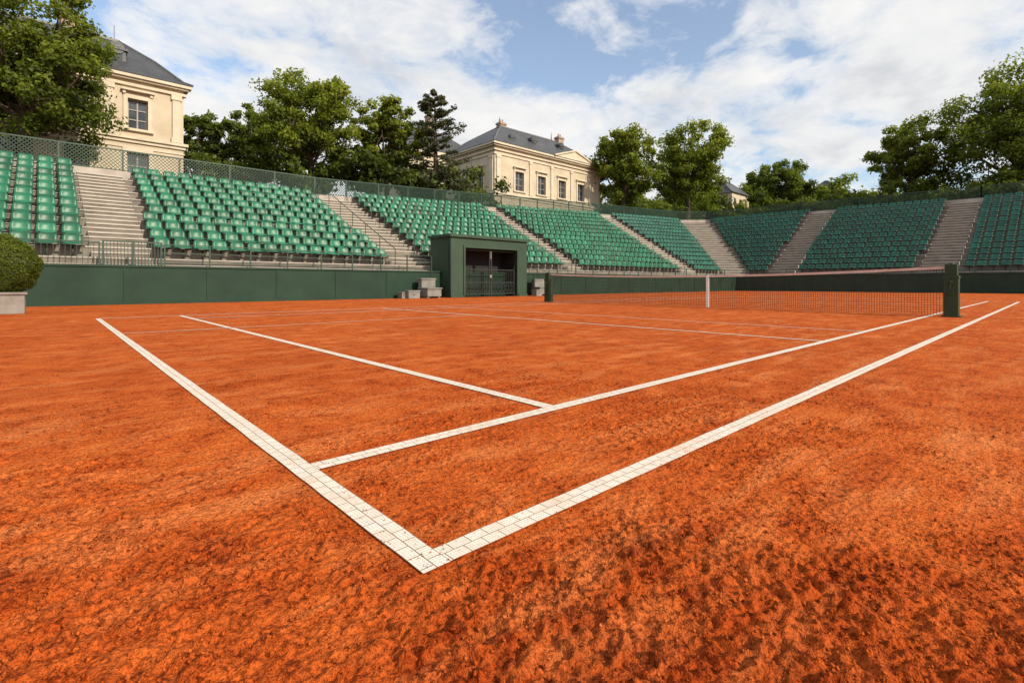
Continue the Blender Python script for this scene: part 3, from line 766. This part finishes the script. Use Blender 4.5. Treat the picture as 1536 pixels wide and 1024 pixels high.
px_,py_=-.72-.15,16.6
par=empty('planter_box'); b=MB()
b.box(px_-.44,px_+.44,py_-.44,py_+.44,0,.44); b.box(px_-.48,px_+.48,py_-.48,py_-.40,.44,.50); b.box(px_-.48,px_+.48,py_+.40,py_+.48,.44,.50)
b.box(px_-.48,px_-.40,py_-.398,py_+.398,.44,.50); b.box(px_+.40,px_+.48,py_-.398,py_+.398,.44,.50)
b.obj('box',simple('planter_concrete',(.16,.145,.13),(.28,.255,.23),3,.85,.3),par,bevel=.01)
rng=np.random.default_rng(77)
n=26000; d=rng.normal(size=(n,3)); d/=np.linalg.norm(d,axis=1)[:,None]
lump=1+.05*np.sin(d[:,0]*9)*np.sin(d[:,2]*8+1)+.04*np.sin(d[:,1]*13)
C=np.array([px_,py_,1.10])+d*(.72*lump*(.82+.2*rng.random(n)**.5))[:,None]
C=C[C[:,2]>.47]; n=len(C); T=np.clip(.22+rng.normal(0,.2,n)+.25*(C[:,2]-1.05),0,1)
nn=(C-np.array([px_,py_,1.05])); nn/=np.linalg.norm(nn,axis=1)[:,None]; nn=nn+rng.normal(size=(n,3))*.6; nn/=np.linalg.norm(nn,axis=1)[:,None]
a=np.cross(nn,rng.normal(size=(n,3))); a/=np.linalg.norm(a,axis=1)[:,None]; bb=np.cross(nn,a); s=.042
V=np.stack([C-a*s*.5,C+bb*s*.3,C+a*s*.5,C-bb*s*.3],1).reshape(-1,3)
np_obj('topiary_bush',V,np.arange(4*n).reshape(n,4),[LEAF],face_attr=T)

# ------------------------------------------------------------------ sun, sky
S=Vector((.20,-1.0,.62)).normalized(); el=math.asin(S.z); az=math.atan2(S.x,S.y)
sun=bpy.data.lights.new('sun','SUN'); sun.energy=5.0; sun.angle=math.radians(.6); sun.color=(1,.87,.69)
so=bpy.data.objects.new('sun',sun); scene.collection.objects.link(so); so.rotation_euler=S.to_track_quat('Z','Y').to_euler()
w=bpy.data.worlds.new('World'); scene.world=w; w.use_nodes=True; t=w.node_tree; bg=t.nodes['Background']
sk=t.nodes.new('ShaderNodeTexSky'); sk.sky_type='NISHITA'; sk.sun_disc=False; sk.sun_elevation=el; sk.sun_rotation=az; sk.air_density=1.0; sk.dust_density=2.0
tc=t.nodes.new('ShaderNodeTexCoord'); sp=t.nodes.new('ShaderNodeSeparateXYZ'); t.links.new(tc.outputs['Generated'],sp.inputs[0])
zz=math_(t,'ADD',math_(t,'MAXIMUM',sp.outputs[2],0.0),.22)
cb=t.nodes.new('ShaderNodeCombineXYZ'); t.links.new(math_(t,'DIVIDE',sp.outputs[0],zz),cb.inputs[0]); t.links.new(math_(t,'DIVIDE',sp.outputs[1],zz),cb.inputs[1])
cb.inputs[2].default_value=5.4
m0=t.nodes.new('ShaderNodeMapping'); t.links.new(cb.outputs[0],m0.inputs[0]); m0.inputs['Location'].default_value=(.535,-.417,0)
n1=noise(t,m0.outputs[0],1.15,8,.54,.2); n2=noise(t,m0.outputs[0],4.2,7,.62,.3)
cov=math_(t,'ADD',math_(t,'MULTIPLY',n1,.60),math_(t,'MULTIPLY',n2,.40))
mask=ramp(t,cov,[(.42,(.10,.10,.10)),(.475,(.72,.72,.72)),(.53,(1,1,1))])
# grey undersides where the cloud is thick, bright rims at its edges
thick=math_(t,'ADD',math_(t,'MULTIPLY',n1,.45),math_(t,'MULTIPLY',noise(t,m0.outputs[0],2.6,8,.56,.4),.55))
ccol=ramp(t,thick,[(.44,(8.7,8.6,8.5)),(.52,(7.8,7.85,7.9)),(.58,(6.5,6.65,6.9)),(.68,(5.0,5.25,5.6))])
skc=mixc(t,1.0,sk.outputs[0],(1.9,1.95,1.95),'MULTIPLY')
t.links.new(mixc(t,mask,skc,ccol),bg.inputs[0]); bg.inputs[1].default_value=.11

# ------------------------------------------------------------------ camera
cam=bpy.data.cameras.new('Camera'); co=bpy.data.objects.new('Camera',cam); scene.collection.objects.link(co)
co.location=(0,0,.7); co.rotation_euler=(math.radians(90),0,-math.atan2(.676,.737))
cam.sensor_width=36; cam.lens=755.6/1536*36; cam.shift_y=-87/1536; cam.clip_start=.05; cam.clip_end=2000
scene.camera=co
